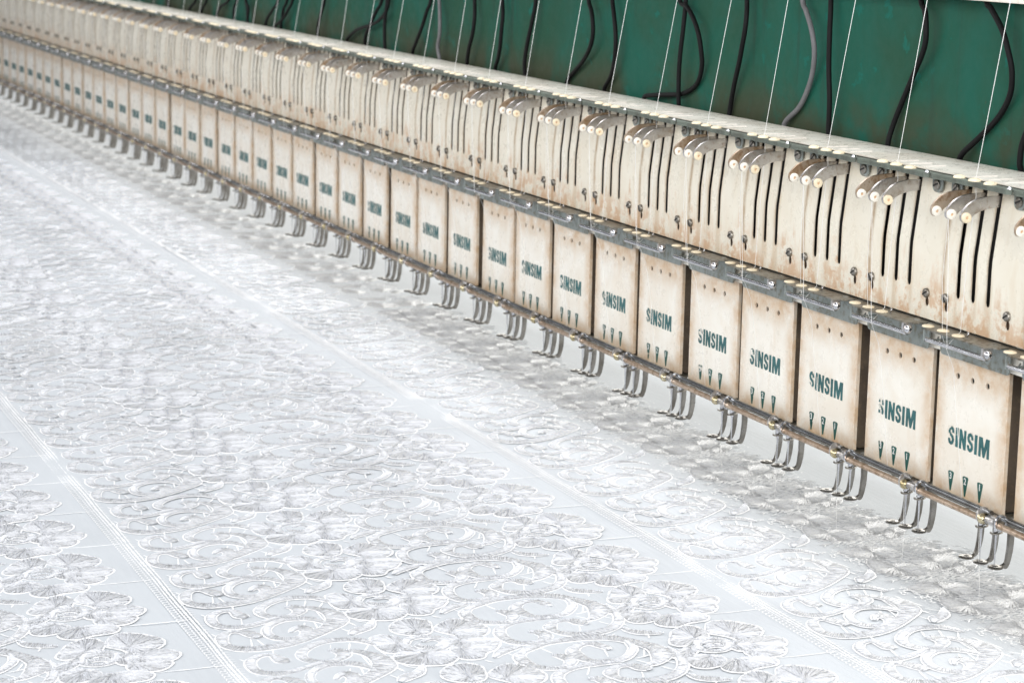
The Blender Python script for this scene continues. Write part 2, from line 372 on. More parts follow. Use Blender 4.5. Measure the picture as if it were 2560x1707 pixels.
    # --- take-up levers
    for k, x in enumerate(LX):
        up = [(-.087, .885), (-.082, .912), (-.055, .945), (-.025, .972), (.012, .993), (.06, 1.008), (.12, 1.016), (.20, 1.019), (.31, 1.018)]
        dn = [(.31, .944), (.22, .943), (.15, .938), (.10, .929), (.058, .917), (.018, .897), (-.006, .872), (-.016, .850)]
        arc = [(-.048+.037*cos(a), .880+.037*sin(a)) for a in (-pi*.30, -pi*.45, -pi*.6, -pi*.75, -pi*.9)]
        outl = [(p[0], p[1]) for p in cr([(*q, 0) for q in up], 3)] + [(p[0], p[1]) for p in cr([(*q, 0) for q in dn], 3)] + arc
        b = new_bm(); prism(b, outl, [], 'x', x-.011, x+.011)
        lv = ob('take_up_lever', b, 'lever_rust' if k == 0 else 'steel', bevel=.0018, auto=30)
        b = new_bm(); lathe(b, (x+.006, -.048, .880), [(.010, .0), (.010, .020), (.013, .024), (.024, .0245), (.034, .021), (.036, .012), (.034, -.028), (.03, -.034), (.010, -.036), (.010, .0)], 'x', 20)
        ob('ceramic_eyelet', b, ('ceramic', 'ceramic', 'ceramic_y')[k], lv, auto=50)
        b = new_bm(); cyl(b, (x+.0115, -.048, .880), .0135, .02, 'x', 12); ob('eyelet_hole', b, 'ceramic_o', lv)
    # --- top thread guide under the board
    b = new_bm()
    outl = [(-.925, .05), (-.86, .025), (-.74, .05), (-.66, .035), (-.56, .05), (-.46, .03), (-.36, .045), (-.25, .025), (-.1, .03), (.04, .015), (.072, .04), (.072, .20), (-.925, .20)]
    prism(b, outl, [], 'z', 1.095, 1.112)
    for i in range(len(outl)-3):
        (xa, ya), (xb, yb) = outl[i], outl[i+1]
        if i < 10: prism(b, [(xa, ya), (xb, yb), (xb, yb+.008), (xa, ya+.008)], [], 'z', 1.078, 1.094)
    tg_ = ob('top_thread_guide', b, 'edge')
    for x, y in ((-.614, .085), (-.415, .075), (-.215, .065)):
        b = new_bm(); lathe(b, (x, y, 1.112), [(.012, .0), (.012, .014), (.022, .019), (.042, .012), (.045, 0), (.040, -.001)], 'z', 20)
        ob('ceramic_eyelet', b, 'ceramic_y', tg_, auto=60)
    b = new_bm(); lathe(b, (.052, .04, 1.112), [(.02, 0), (.02, .008), (.012, .016), (0, .018)], 'z', 12); ob('small_screw', b, 'chrome', tg_, smooth=True)
    for x in (-.055, -.81):
        b = new_bm(); prism(b, rrect(x-.066, x+.066, .957, 1.095, .045, 4, '0011'), [], 'y', .196, .206); tb = ob('mounting_tab', b, 'galv', tg_)
        slotscrew('slotted_screw', (x, .196, 1.012), .037, 'screw', tb, random.uniform(-1, 1), dp=.018)
    # --- board
    b = new_bm(); prism(b, [(-.628, .64), (-.628, .10), (.364, .10), (.364, .64)], [], 'z', 1.1185, 1.1305)
    bd = ob('top_board', b, 'board', bevel=.002)
    for x in (-.49, -.31, -.13): 
        b = new_bm(); box(b, x-.007, x+.007, .12, .30, 1.1308, 1.1345); ob('board_ridge', b, 'slit', bd)  # thin pale strips paint the lit edges of the thread slots
    # --- lower thread guide bracket
    b = new_bm()
    outl = [(-.80, -.012), (-.10, -.012), (-.085, -.022), (-.055, -.02), (-.035, .0), (-.03, .04), (.0, .07), (.0, .205), (-.90, .205), (-.985, .19), (-.985, .13), (-.93, .10), (-.86, .06), (-.81, .03)]
    prism(b, outl, [], 'z', .036, .047)
    lg = ob('thread_guide_bracket', b, 'galvtop', bevel=.002)
    b = new_bm(); prism(b, rrect(-.935, -.085, -.166, .0355, .035, 4, '0011'), [], 'y', .213, .224); prism(b, rrect(-.10, -.0, -.02, .0355, .02, 4, '0001'), [], 'y', .19, .201)
    ob('back_flange', b, 'galv', lg)
    b = new_bm(); prism(b, rrect(-.035, .035, -.035, .045, .034, 5, '0011'), [], 'x', -.042, -.030); box(b, -.081, -.0305, -.0215, -.012, -.02, .04); ob('end_ear', b, 'steel', lg, bevel=.002)
    b = new_bm(); box(b, -.803, -.793, -.018, -.006, -.05, .0355); box(b, -.802, -.794, -.005, .20, -.045, -.035); ob('left_strap', b, 'galv', lg)
    b = new_bm(); lathe(b, (-.030, 0, 0), [(.030, 0), (.031, .008), (.027, .018), (.018, .026), (.008, .030), (0, .031)], 'x', 20); s_ = ob('ball_screw', b, 'chrome', lg, smooth=True)
    b = new_bm(); box(b, -.0035, .0022, -.014, .014, -.0026, .0026); box(b, -.0035, .0022, -.0026, .0026, -.014, .014)
    ob('cross_recess', b, 'black', s_)
    b = new_bm(); tube(b, [(-.80, .002, -.030), (-.04, .002, -.030)], .0165, 14); ob('guide_rod', b, 'chrome', lg, auto=60)
    b = new_bm(); lathe(b, (-.12, .13, .046), [(.045, 0), (.043, .006), (.03, .009), (0, .009)], 'z', 20)
    for v in b.verts: v.co.y = .13+(v.co.y-.13)*.5
    ob('rolled_lip', b, 'galvtop', lg, smooth=True)
    b = new_bm(); tube(b, [(-.9, .205, -.07), (-.915, .18, -.09), (-.93, .175, -.07), (-.915, .185, -.045)], .007, 6); ob('spring_clip', b, 'steel', lg, smooth=True)
    for x, y in ((-.85, .05), (-.663, .053), (-.466, .047)):
        b = new_bm(); lathe(b, (x, y, .046), [(.010, .0), (.010, .010), (.022, .015), (.046, .010), (.05, .002), (.045, 0)], 'z', 20)
        for v in b.verts: v.co.y = y+(v.co.y-y)*.86
        ob('ceramic_eyelet', b, 'ceramic_y', lg, auto=60)
    b = new_bm(); tube(b, cr([(-.46, .11, .05), (-.445, .11, .075), (-.42, .10, .07), (-.43, .095, .05)], 4), .006, 6); ob('wire_loop', b, 'chrome', lg, smooth=True)
    # --- bottom rail
    b = new_bm(); box(b, -1.02, -.12, .20, .48, -1.169, -1.1585); box(b, -.30, .03, .165, .30, -1.182, -1.170)
    rail = ob('bottom_rail', b, 'galvtop')
    b = new_bm(); tube(b, [(-.99, .172, -1.122), (-.13, .172, -1.122)], .0205, 12); tube(b, [(-.99, .205, -1.142), (-.13, .205, -1.142)], .012, 8); ob('dark_bar', b, 'darkbar', rail, auto=60)
    b = new_bm(); n = 120
    tube(b, [(-.965+.775*k/n, .128, -1.164) for k in range(n+1)], [.0215+.0015*(k % 2) for k in range(n+1)], 12); ob('spring_tube', b, 'copper', rail, auto=60)
    for x in (-.975, -.195):
        b = new_bm(); outer = [(.147+.052*cos(2*pi*k/20), -1.146+.060*sin(2*pi*k/20)) for k in range(20)]; inner = [(.145+.040*cos(2*pi*k/20), -1.146+.047*sin(2*pi*k/20)) for k in range(20)]
        prism(b, outer, [inner] if x < -.5 else [], 'x', x-.008, x+.008); ob('clip_ring', b, 'chrome' if x < -.5 else 'steel', rail, auto=40)
    b = new_bm(); lathe(b, (-.187, .138, -1.168), [(.036, 0), (.037, .010), (.032, .022), (.02, .032), (.008, .036), (0, .0365)], 'x', 20); s_ = ob('rail_screw', b, 'brass', rail, smooth=True)
    b = new_bm(); box(b, -.1545, -.1498, .138-.019, .138+.019, -1.171, -1.165); box(b, -.1545, -.1498, .135, .141, -1.187, -1.149); ob('cross_recess', b, 'black', s_)
    b = new_bm(); box(b, -.155, -.06, .16, .215, -1.205, -1.135); cyl(b, (-.10, .16, -1.165), .024, .10, 'x'); ob('rail_joint', b, 'steel', rail, bevel=.006)
    for x, mt_ in ((-.801, 'ceramic_y'), (-.617, 'ceramic_y'), (-.434, 'ceramic_o')):
        b = new_bm(); lathe(b, (x, .252, -1.1585), [(.010, 0), (.010, .010), (.022, .016), (.042, .010), (.046, .001), (.04, 0)], 'z', 18); ob('ceramic_eyelet', b, mt_, rail, auto=60)
    # --- presser feet and needles
    for k, x in enumerate((-.801, -.617, -.434)):
        dz = .012*k
        z0 = -1.640+dz
        back = [(.572, -1.17), (.574, -1.35), (.571, -1.46), (.562, -1.53), (.546, -1.59), (.524, -1.622), (.49, z0)]
        front = [(.47, z0+.016), (.495, z0+.024), (.512, -1.575), (.522, -1.51), (.527, -1.44), (.526, -1.35), (.522, -1.17)]
        outl = [(p[0], p[1]) for p in cr([(*q, 0) for q in back], 4)] + [(p[0], p[1]) for p in cr([(*q, 0) for q in front], 4)]
        b = new_bm(); prism(b, outl, [], 'x', x-.013, x+.013)
        ft = ob('presser_foot', b, 'foot', bevel=.004, auto=40)
        b = new_bm(); lathe(b, (x, .438, z0+.008), [(.018, -.008), (.045, -.008), (.055, -.003), (.056, .004), (.048, .009), (.018, .009), (.018, -.008)], 'z', 24)
        ob('foot_sole', b, 'foot', ft, auto=50)
        raised = .27 if k == 0 else 0
        b = new_bm(); tube(b, [(x, .427, -1.17), (x, .427, -1.362+raised*.5)], .020, 12)
        tube(b, [(x, .427, -1.362+raised*.5), (x, .427, -1.375+raised)], .013, 10)
        if not raised: tube(b, [(x, .427, -1.36), (x, .427, -1.40), (x, .427, -1.60)], [.010, .0075, .0035], 8)
        nd = ob('needle', b, 'chrome', auto=50)
        b = new_bm(); zr = -1.352 if k else -1.262
        tube(b, [(x+.040*cos(a), .43+.040*sin(a), zr+.008*sin(a)) for a in [-2.2+5.4*j/18 for j in range(19)]], .0075, 6)
        ob('spring_ring', b, 'screw', nd, smooth=True)
    b = new_bm(); box(b, -.88, -.36, .42, .50, -1.20, -1.17); ob('needle_clamp_bar', b, 'foot', bevel=.006)
    return root
def children(o): return [c for c in bpy.data.objects if c.parent == o]
ORD = ['first','second','third','fourth','fifth','sixth','seventh','eighth','ninth','tenth','eleventh','twelfth','thirteenth','fourteenth','fifteenth','sixteenth','seventeenth','eighteenth','nineteenth']
def ordn(n):
    if n <= 19: return ORD[n-1]
    t = {2: ('twentieth', 'twenty'), 3: ('thirtieth', 'thirty'), 4: ('fortieth', 'forty')}[n//10]
    return t[0] if n % 10 == 0 else t[1]+'-'+ORD[n % 10-1]
head = make_head()
tree = [(c, children(c)) for c in children(head)]
sub2 = {g.name: children(g) for c, gs in tree for g in gs}
NH = 43
COVX = {0: -.003, 1: .042, 2: -.008, 3: .0, 4: .045, 5: -.01, 6: .015, 7: -.01}
FEAT = {0: ', the nearest one shown whole', 1: ', first printed letter badly chipped'}
def finish(root, i):
    n = i+2
    s = (-.3 + .6*((i*37) % 11)/11)
    root.location = (BASE+Vector((-i, 0, 0)))*K
    if i == -1: lab = 'cream embroidery head cut off by the right edge of the photo, nearest of the row'
    elif i in FEAT: lab = 'cream embroidery head, %s from the right edge%s' % (ordn(n), FEAT[i])
    else: lab = 'cream embroidery head with three levers, %s from the right edge of the photo' % ordn(n)
    tagp(root, lab, 'embroidery head', 'embroidery heads in a long row along the machine')
    for c in children(root):
        nm = c.name.split('.')[0]; rnd = random.Random(i*31+sum(map(ord, nm)))
        if nm == 'face_cover': c.location.z = rnd.uniform(-.004, .003)*K; c.rotation_euler = (rnd.uniform(-.003, .003), rnd.uniform(-.004, .004), rnd.uniform(-.006, .006))
        if nm == 'face_cover': c.location.x = (COVX[i] if i in COVX else rnd.choice((-.01, .0, .02, .042)))*K
        if nm == 'take_up_lever': c.location.z = rnd.uniform(-.006, .006)*K
        if nm == 'bottom_rail': c.location.y = rnd.uniform(-.004, .004)*K
heads = []
for i in range(-1, NH-1):
    if i == -1: heads.append(head); continue
    r = head.copy(); COL.objects.link(r)
    for c, gs in tree:
        d = c.copy(); COL.objects.link(d); d.parent = r
        for g in gs:
            h = g.copy(); COL.objects.link(h); h.parent = d
            for q in sub2.get(g.name, []):
                qq = q.copy(); COL.objects.link(qq); qq.parent = h
    heads.append(r)
for r, i in zip(heads, range(-1, NH-1)): finish(r, i)
# ceramic colours differ from head to head through material slots on the object
# ------------------------------------------------------------------ threads, one per head
for i in range(-1, NH-1):
    b = new_bm(); o = Vector((-i, 0, 0)); rnd = random.Random(i+99); j = lambda a: rnd.uniform(-a, a)
    sl = .155
    p = [(-.415+.02, .10+sl*1.9+j(.03), 3.1), (-.415, .085, 1.135), (-.44, .11, 1.0), (-.47+j(.01), .12, .90), (-.535+j(.01), .125, .35), (-.55, .12, .06), (-.548, .03, -.02), (-.52+j(.02), .0, -.052), (-.49, -.02, -.035), (-.50, -.022, .06), (-.505+j(.015), -.04, .5), (-.497, -.06, .845), (-.497, -.082, .88), (-.5, -.06, .845), (-.60+j(.02), -.01, .42), (-.663, .045, .07), (-.668, .055, .0), (-.66, .15, -.22), (-.70+j(.02), .225, -.56), (-.62, .254, -1.14), (-.617, .30, -1.20), (-.617, .41, -1.33), (-.617, .415, -1.56), (-.617+j(.01), .426, -1.66), (-.617+j(.02), .43+j(.02), -1.915)]
    rad = [.0020]*5+[.0018]*7+[.0017]*(len(p)-12)
    tube(b, [Vector(q)+o for q in p], rad, 5)
    me_o = obj('sewing_thread', b, 'thread', smooth=True)
    tagp(me_o, 'fine white thread running down through the %s embroidery head from the right edge' % ordn(i+2), 'thread', 'white sewing threads on the heads')

# ------------------------------------------------------------------ beam, rail, cables
br = bpy.data.objects.new('machine_beam', None); COL.objects.link(br); br.location = Vector((-20, .9, 1.0))*K
tagp(br, 'long green painted machine beam with brown stains behind the heads', 'beam')
bb = (-20, .9, 1.0)
b = new_bm(); box(b, -70, 6, .74, 1.6, 1.05, 2.95)
obj('beam_face', b, 'green', br, bb)
b = new_bm(); box(b, -70, 6, .646, .737, 1.06, 1.105); obj('grimy_ledge', b, 'ledge', br, bb)
b = new_bm(); box(b, -70, 6, .62, .74, -.3, 1.055); obj('carrier_beam', b, 'iron', br, bb)
b = new_bm(); box(b, -70, 6, .52, .70, 2.278, 2.7); r_ = obj('overhead_rail', b, 'cream', bevel=.004)
tagp(r_, 'cream overhead rail whose lower edge shows in the top right corner', 'rail')
CABLES=[
('g',[(-3.963,2.169),(-3.863,2.083),(-3.761,1.971),(-3.714,1.866),(-3.713,1.749),(-3.765,1.601),(-3.863,1.449),(-4.000,1.291),(-4.208,1.148)]),
('k',[(-3.505,2.188),(-3.467,1.925),(-3.439,1.660),(-3.410,1.395),(-3.432,1.147)]),
('k',[(-2.172,2.244),(-2.079,2.166),(-2.036,2.045),(-2.041,1.938),(-2.108,1.835),(-2.222,1.710),(-2.336,1.576),(-2.434,1.433),(-2.509,1.281),(-2.537,1.141)]),
('k',[(-1.308,2.280),(-1.218,2.222),(-1.051,2.082),(-0.959,1.924),(-0.931,1.794),(-0.964,1.651),(-1.062,1.525),(-1.191,1.411),(-1.377,1.273),(-1.532,1.144)]),
('k',[(-0.585,1.628),(-0.661,1.467),(-0.726,1.322),(-0.750,1.187),(-0.753,1.132)]),
('k',[(-10.567,1.891),(-10.494,1.739),(-10.501,1.559),(-10.541,1.388),(-10.634,1.261),(-10.761,1.143)]),
('k',[(-9.621,1.931),(-9.669,1.697),(-9.764,1.459),(-9.831,1.278),(-9.855,1.147)]),
('k',[(-8.265,1.988),(-8.149,1.884),(-8.081,1.756),(-8.092,1.624),(-8.206,1.497),(-8.419,1.361),(-8.638,1.257),(-8.818,1.148)]),
('k',[(-7.704,2.011),(-7.617,1.887),(-7.540,1.699),(-7.542,1.538),(-7.609,1.384),(-7.720,1.268),(-7.885,1.147)]),
('k',[(-6.107,2.078),(-6.100,1.829),(-6.126,1.576),(-6.146,1.372),(-6.163,1.143)]),
('k',[(-6.233,2.073),(-6.046,2.021),(-5.880,1.920),(-5.781,1.796),(-5.748,1.650),(-5.760,1.520),(-5.839,1.385),(-5.968,1.295),(-6.170,1.229),(-6.449,1.201),(-6.688,1.177),(-6.857,1.142)]),
('k',[(-4.932,2.128),(-4.891,2.007),(-4.890,1.874),(-4.940,1.729),(-5.012,1.590),(-5.122,1.409),(-5.196,1.267),(-5.233,1.147)]),
('k',[(-20.915,1.455),(-20.759,1.330),(-20.698,1.151)]),
('k',[(-19.182,1.528),(-19.354,1.394),(-19.585,1.271),(-19.732,1.152)]),
('k',[(-18.732,1.547),(-18.843,1.417),(-18.898,1.258),(-18.954,1.145)]),
('k',[(-18.457,1.559),(-18.621,1.412),(-18.842,1.276),(-19.238,1.145)]),
('k',[(-16.966,1.622),(-17.063,1.439),(-17.163,1.285),(-17.196,1.141)]),
('k',[(-14.593,1.721),(-14.742,1.577),(-14.957,1.399),(-15.132,1.264),(-15.219,1.146)]),
('k',[(-14.400,1.729),(-14.363,1.622),(-14.392,1.456),(-14.392,1.154)]),
('k',[(-14.336,1.705),(-14.438,1.550),(-14.781,1.422),(-15.224,1.350),(-15.634,1.278),(-16.030,1.141)]),
('k',[(-12.822,1.796),(-12.894,1.663),(-13.042,1.459),(-13.233,1.290),(-13.408,1.147)]),
('g',[(-12.537,1.808),(-12.454,1.619),(-12.427,1.428),(-12.496,1.269),(-12.472,1.141)]),
('k',[(-11.397,1.856),(-11.337,1.674),(-11.363,1.487),(-11.478,1.319),(-11.576,1.143)]),
('k',[(-23.915,1.329),(-24.101,1.231),(-24.213,1.154)]),
('k',[(-23.232,1.358),(-23.340,1.247),(-23.435,1.155)]),
('k',[(-21.867,1.415),(-22.268,1.295),(-22.507,1.146)]),
('k',[(-21.411,1.434),(-21.476,1.331),(-21.491,1.162)]),
('k',[(-20.903,1.456),(-20.686,1.333),(-20.718,1.142)]),
('k',[(-25.870,1.247),(-25.713,1.160)]),
]

CL = ['grey dusty cable bowed to the right beside the straight black one', 'straight black cable right of the grey dusty one', 'black S-shaped cable, second from the right of those reaching the frame top', 'black cable in a wide bow under the overhead rail', 'short black cable end at the right edge of the photo',
 'black cable with its lower end bent left, left of the leaning straight one', 'straight black cable leaning slightly left, behind the second thread left of the bow', 'black cable bowed right with its lower end turned far left', 'black cable bowed slightly, just right of the strongly bowed one', 'straight black cable crossing in front of the loop cable', 'black cable making a big half loop and lying flat at its lower end', 'long black cable leaning left, just left of the grey dusty one',
 'short black cable curved right at the far left of the wall', 'black cable slanting down left, first of a bunch', 'short straight black cable in the middle of a bunch', 'black cable curved down left across the bunch', 'straight black cable leaning, alone right of the bunch', 'black cable leaning left of a vertical one and crossed by a curved one', 'vertical black cable at the right of the crossing trio', 'black cable sweeping far left across its neighbours', 'black cable leaning left beside the thin grey one', 'thin grey cable between two black ones, farther left', 'black cable bowed right, just right of the thin grey one',
 'tiny far black cable leaning left, third from the left end', 'tiny far black cable, fourth from the left end', 'far black cable arched steeply to the left', 'tiny far vertical black cable beside the arched one', 'far black cable arched to the right', 'tiny far black cable at the left end of the green wall']
for (c, pts), lab in zip(CABLES, CL):
    rr = random.Random(lab)
    P = [(pts[0][0]+(pts[0][0]-pts[1][0])*1.2, .67, pts[0][1]+.6), (pts[0][0]+(pts[0][0]-pts[1][0])*.6, .67, pts[0][1]+.35)] + [(x, .68-.03*sin(k*.7), z) for k, (x, z) in enumerate(pts)] + [(pts[-1][0], .69, pts[-1][1]-.12)]
    b = new_bm(); tube(b, cr(P, 7), .0215, 10)
    tagp(obj('power_cable', b, 'cableg' if c == 'g' else 'cable', smooth=True), lab, 'cable', 'cables hanging in front of the green beam')

# ------------------------------------------------------------------ cloth and embroidery
ZC = -1.92; Y0 = -1.05; BH = 3.88
b = new_bm(); box(b, -85, 9, -13, 4.5, ZC-.5, ZC-.02); tagp(obj('machine_table', b, 'galv'), kind='structure')
b = new_bm(); bmesh.ops.create_grid(b, x_segments=200, y_segments=60, size=1)
for v in b.verts: 
    v.co.x = -38+46*v.co.x; v.co.y = -4.25+8.5*v.co.y
    v.co.z = ZC - .004 + .0035*sin(v.co.x*2.1+v.co.y*.7) + .003*sin(v.co.y*3.7+v.co.x*.9)
cb = (-20, -4, ZC)
cloth = obj('embroidered_cloth', b, 'cloth', None, cb, smooth=True); cloth.location = Vector(cb)*K
tagp(cloth, 'white embroidered lace cloth with floral scrolls spread under the machine heads', 'cloth')
STROKES=[
('S1',[ (0.546,-3.540,0.060),(0.462,-3.562,0.090),(0.368,-3.634,0.050),(0.377,-3.717,0.050),(0.481,-3.776,0.070),(0.629,-3.791,0.060),(0.726,-3.725,0.085),(0.761,-3.618,0.090),(0.744,-3.440,0.090),(0.661,-3.270,0.090),(0.516,-3.079,0.100),(0.361,-2.943,0.140),(0.206,-2.920,0.120),(0.081,-2.968,0.070),(0.003,-3.037,0.050),(-0.033,-3.104,0.020) ]),
('S2',[ (-0.074,-2.860,0.020),(-0.183,-2.914,0.060),(-0.232,-2.978,0.070),(-0.247,-3.130,0.070),(-0.183,-3.263,0.060),(-0.051,-3.371,0.060),(0.071,-3.377,0.060),(0.153,-3.308,0.060),(0.147,-3.201,0.050),(0.060,-3.115,0.080),(-0.027,-3.129,0.080),(-0.051,-3.184,0.020) ]),
('S3',[ (0.404,-3.016,0.020),(0.275,-3.085,0.060),(0.223,-3.184,0.070),(0.231,-3.299,0.060),(0.317,-3.405,0.050),(0.431,-3.458,0.050),(0.563,-3.449,0.060),(0.627,-3.371,0.060),(0.609,-3.270,0.050),(0.517,-3.196,0.080),(0.435,-3.206,0.090),(0.424,-3.255,0.050),(0.505,-3.311,0.020) ]),
('S4',[ (0.097,-3.504,0.050),(0.041,-3.528,0.090),(-0.086,-3.563,0.040),(-0.083,-3.655,0.050),(0.022,-3.733,0.060),(0.194,-3.738,0.060),(0.272,-3.661,0.070),(0.282,-3.575,0.060),(0.243,-3.453,0.050),(0.165,-3.312,0.030) ]),
('leafA',[ (-0.322,-2.945,0.030),(-0.401,-2.875,0.090),(-0.458,-2.779,0.070),(-0.582,-2.702,0.020) ]),
('R1',[ (0.392,-2.014,0.030),(0.333,-1.938,0.060),(0.249,-1.779,0.070),(0.227,-1.609,0.080),(0.236,-1.449,0.090),(0.296,-1.309,0.090),(0.432,-1.200,0.080),(0.582,-1.131,0.120),(0.714,-1.154,0.130),(0.846,-1.257,0.060),(0.882,-1.352,0.030) ]),
('R1b',[ (-0.405,-1.047,0.020),(-0.265,-1.049,0.050),(-0.064,-1.106,0.060),(0.095,-1.234,0.070),(0.158,-1.418,0.080),(0.115,-1.557,0.070),(0.035,-1.619,0.050),(-0.058,-1.621,0.080),(-0.154,-1.544,0.050),(-0.162,-1.445,0.050),(-0.103,-1.390,0.100),(-0.037,-1.353,0.050) ]),
('R2',[ (-0.617,-1.262,0.020),(-0.491,-1.268,0.050),(-0.373,-1.336,0.050),(-0.294,-1.432,0.060),(-0.275,-1.559,0.060),(-0.339,-1.654,0.060),(-0.460,-1.687,0.090),(-0.564,-1.664,0.070),(-0.640,-1.578,0.050),(-0.642,-1.497,0.060),(-0.563,-1.446,0.070),(-0.489,-1.435,0.030) ]),
('R3',[ (-0.508,-1.836,0.030),(-0.463,-1.782,0.080),(-0.373,-1.760,0.080),(-0.276,-1.836,0.050),(-0.263,-1.943,0.060),(-0.326,-2.029,0.060),(-0.472,-2.062,0.080),(-0.586,-2.030,0.060),(-0.654,-1.942,0.030) ]),
('R4',[ (0.001,-1.800,0.030),(0.022,-1.738,0.080),(0.119,-1.722,0.080),(0.206,-1.810,0.050),(0.208,-1.918,0.060),(0.147,-1.987,0.060),(-0.011,-1.997,0.070),(-0.149,-1.938,0.060),(-0.229,-1.814,0.060),(-0.249,-1.688,0.060),(-0.244,-1.572,0.040),(-0.233,-1.457,0.020) ]),
('leafB',[ (0.423,-2.214,0.020),(0.328,-2.126,0.070),(0.283,-2.047,0.070),(0.266,-1.953,0.020) ]),
('leafC',[ (0.109,-1.162,0.020),(0.204,-1.126,0.060),(0.259,-1.053,0.070),(0.300,-0.944,0.020) ]),
('ringA',[ (-0.019,-2.674,0.050),(-0.113,-2.613,0.050),(-0.133,-2.496,0.050),(-0.059,-2.401,0.050),(0.067,-2.410,0.050),(0.152,-2.492,0.050),(0.155,-2.587,0.050),(0.082,-2.666,0.050),(-0.019,-2.674,0.050) ]),
('ringA2',[ (0.004,-2.602,0.030),(0.069,-2.576,0.050),(0.097,-2.490,0.050),(0.008,-2.414,0.040),(-0.080,-2.465,0.040),(-0.033,-2.543,0.030) ]),
('ringC',[ (-0.400,-0.846,0.045),(-0.467,-0.776,0.045),(-0.489,-0.686,0.045),(-0.430,-0.626,0.045),(-0.333,-0.641,0.045),(-0.254,-0.710,0.045),(-0.246,-0.800,0.045),(-0.303,-0.860,0.045),(-0.400,-0.846,0.045) ]),
('ringC2',[ (-0.409,-0.795,0.030),(-0.433,-0.712,0.050),(-0.375,-0.652,0.040) ]),
('ringC3',[ (-0.338,-0.812,0.040),(-0.342,-0.747,0.050),(-0.317,-0.672,0.030) ]),
]
PETALS=[
( (-0.109,-2.512),(-0.389,-2.656),(-0.521,-2.560),(-0.545,-2.447),(-0.470,-2.357),(-0.354,-2.366),(-0.198,-2.428),(-0.182,-2.560),(-0.270,-2.652) ),
( (-0.109,-2.424),(-0.270,-2.381),(-0.419,-2.244),(-0.431,-2.142),(-0.346,-2.064),(-0.182,-2.018),(-0.045,-2.093),(-0.031,-2.226),(-0.134,-2.320) ),
( (-0.010,-2.645),(-0.158,-2.662),(-0.254,-2.736),(-0.231,-2.842),(-0.082,-2.866),(0.045,-2.864),(0.131,-2.813),(0.104,-2.727),(0.062,-2.683) ),
( (0.099,-2.569),(0.098,-2.702),(0.161,-2.806),(0.271,-2.847),(0.370,-2.793),(0.436,-2.676),(0.450,-2.549),(0.363,-2.440),(0.260,-2.418),(0.172,-2.475) ),
( (0.104,-2.469),(0.125,-2.405),(0.116,-2.259),(0.120,-2.070),(0.245,-2.121),(0.323,-2.227),(0.403,-2.277),(0.412,-2.374),(0.337,-2.435) ),
( (0.006,-2.421),(-0.060,-2.360),(-0.064,-2.239),(0.009,-2.104),(0.102,-2.039),(0.149,-2.112),(0.128,-2.264),(0.087,-2.392) ),
( (-0.417,-0.585),(-0.670,-0.641),(-0.826,-0.543),(-0.819,-0.424),(-0.745,-0.337),(-0.640,-0.265),(-0.526,-0.281),(-0.436,-0.366),(-0.392,-0.509),(-0.504,-0.575),(-0.595,-0.652) ),
( (-0.427,-0.771),(-0.600,-0.945),(-0.739,-0.850),(-0.807,-0.715),(-0.687,-0.649),(-0.507,-0.701),(-0.492,-0.812),(-0.403,-0.932),(-0.463,-0.999) ),
( (-0.354,-0.860),(-0.271,-1.101),(-0.361,-0.959),(-0.378,-0.857),(-0.267,-0.900),(-0.162,-1.034),(-0.197,-1.103) ),
( (-0.306,-0.638),(-0.343,-0.556),(-0.436,-0.366),(-0.368,-0.239),(-0.275,-0.233),(-0.178,-0.326),(-0.171,-0.497),(-0.235,-0.577) ),
( (-0.258,-0.645),(-0.192,-0.598),(-0.160,-0.502),(-0.163,-0.318),(-0.073,-0.352),(-0.013,-0.434),(-0.027,-0.568),(-0.097,-0.613) ),
( (-0.215,-0.744),(0.054,-0.896),(-0.024,-0.804),(-0.023,-0.688),(-0.025,-0.530),(0.042,-0.477),(0.137,-0.537),(0.161,-0.684),(0.206,-0.799),(0.153,-0.889) ),
( (-0.257,-0.795),(-0.142,-1.047),(-0.202,-0.930),(-0.118,-0.790),(-0.008,-0.827),(0.058,-0.959),(0.014,-1.054) ),
( (-0.337,-0.654),(-0.370,-0.639),(-0.403,-0.543),(-0.314,-0.467),(-0.232,-0.491),(-0.181,-0.603),(-0.249,-0.657) ),
]
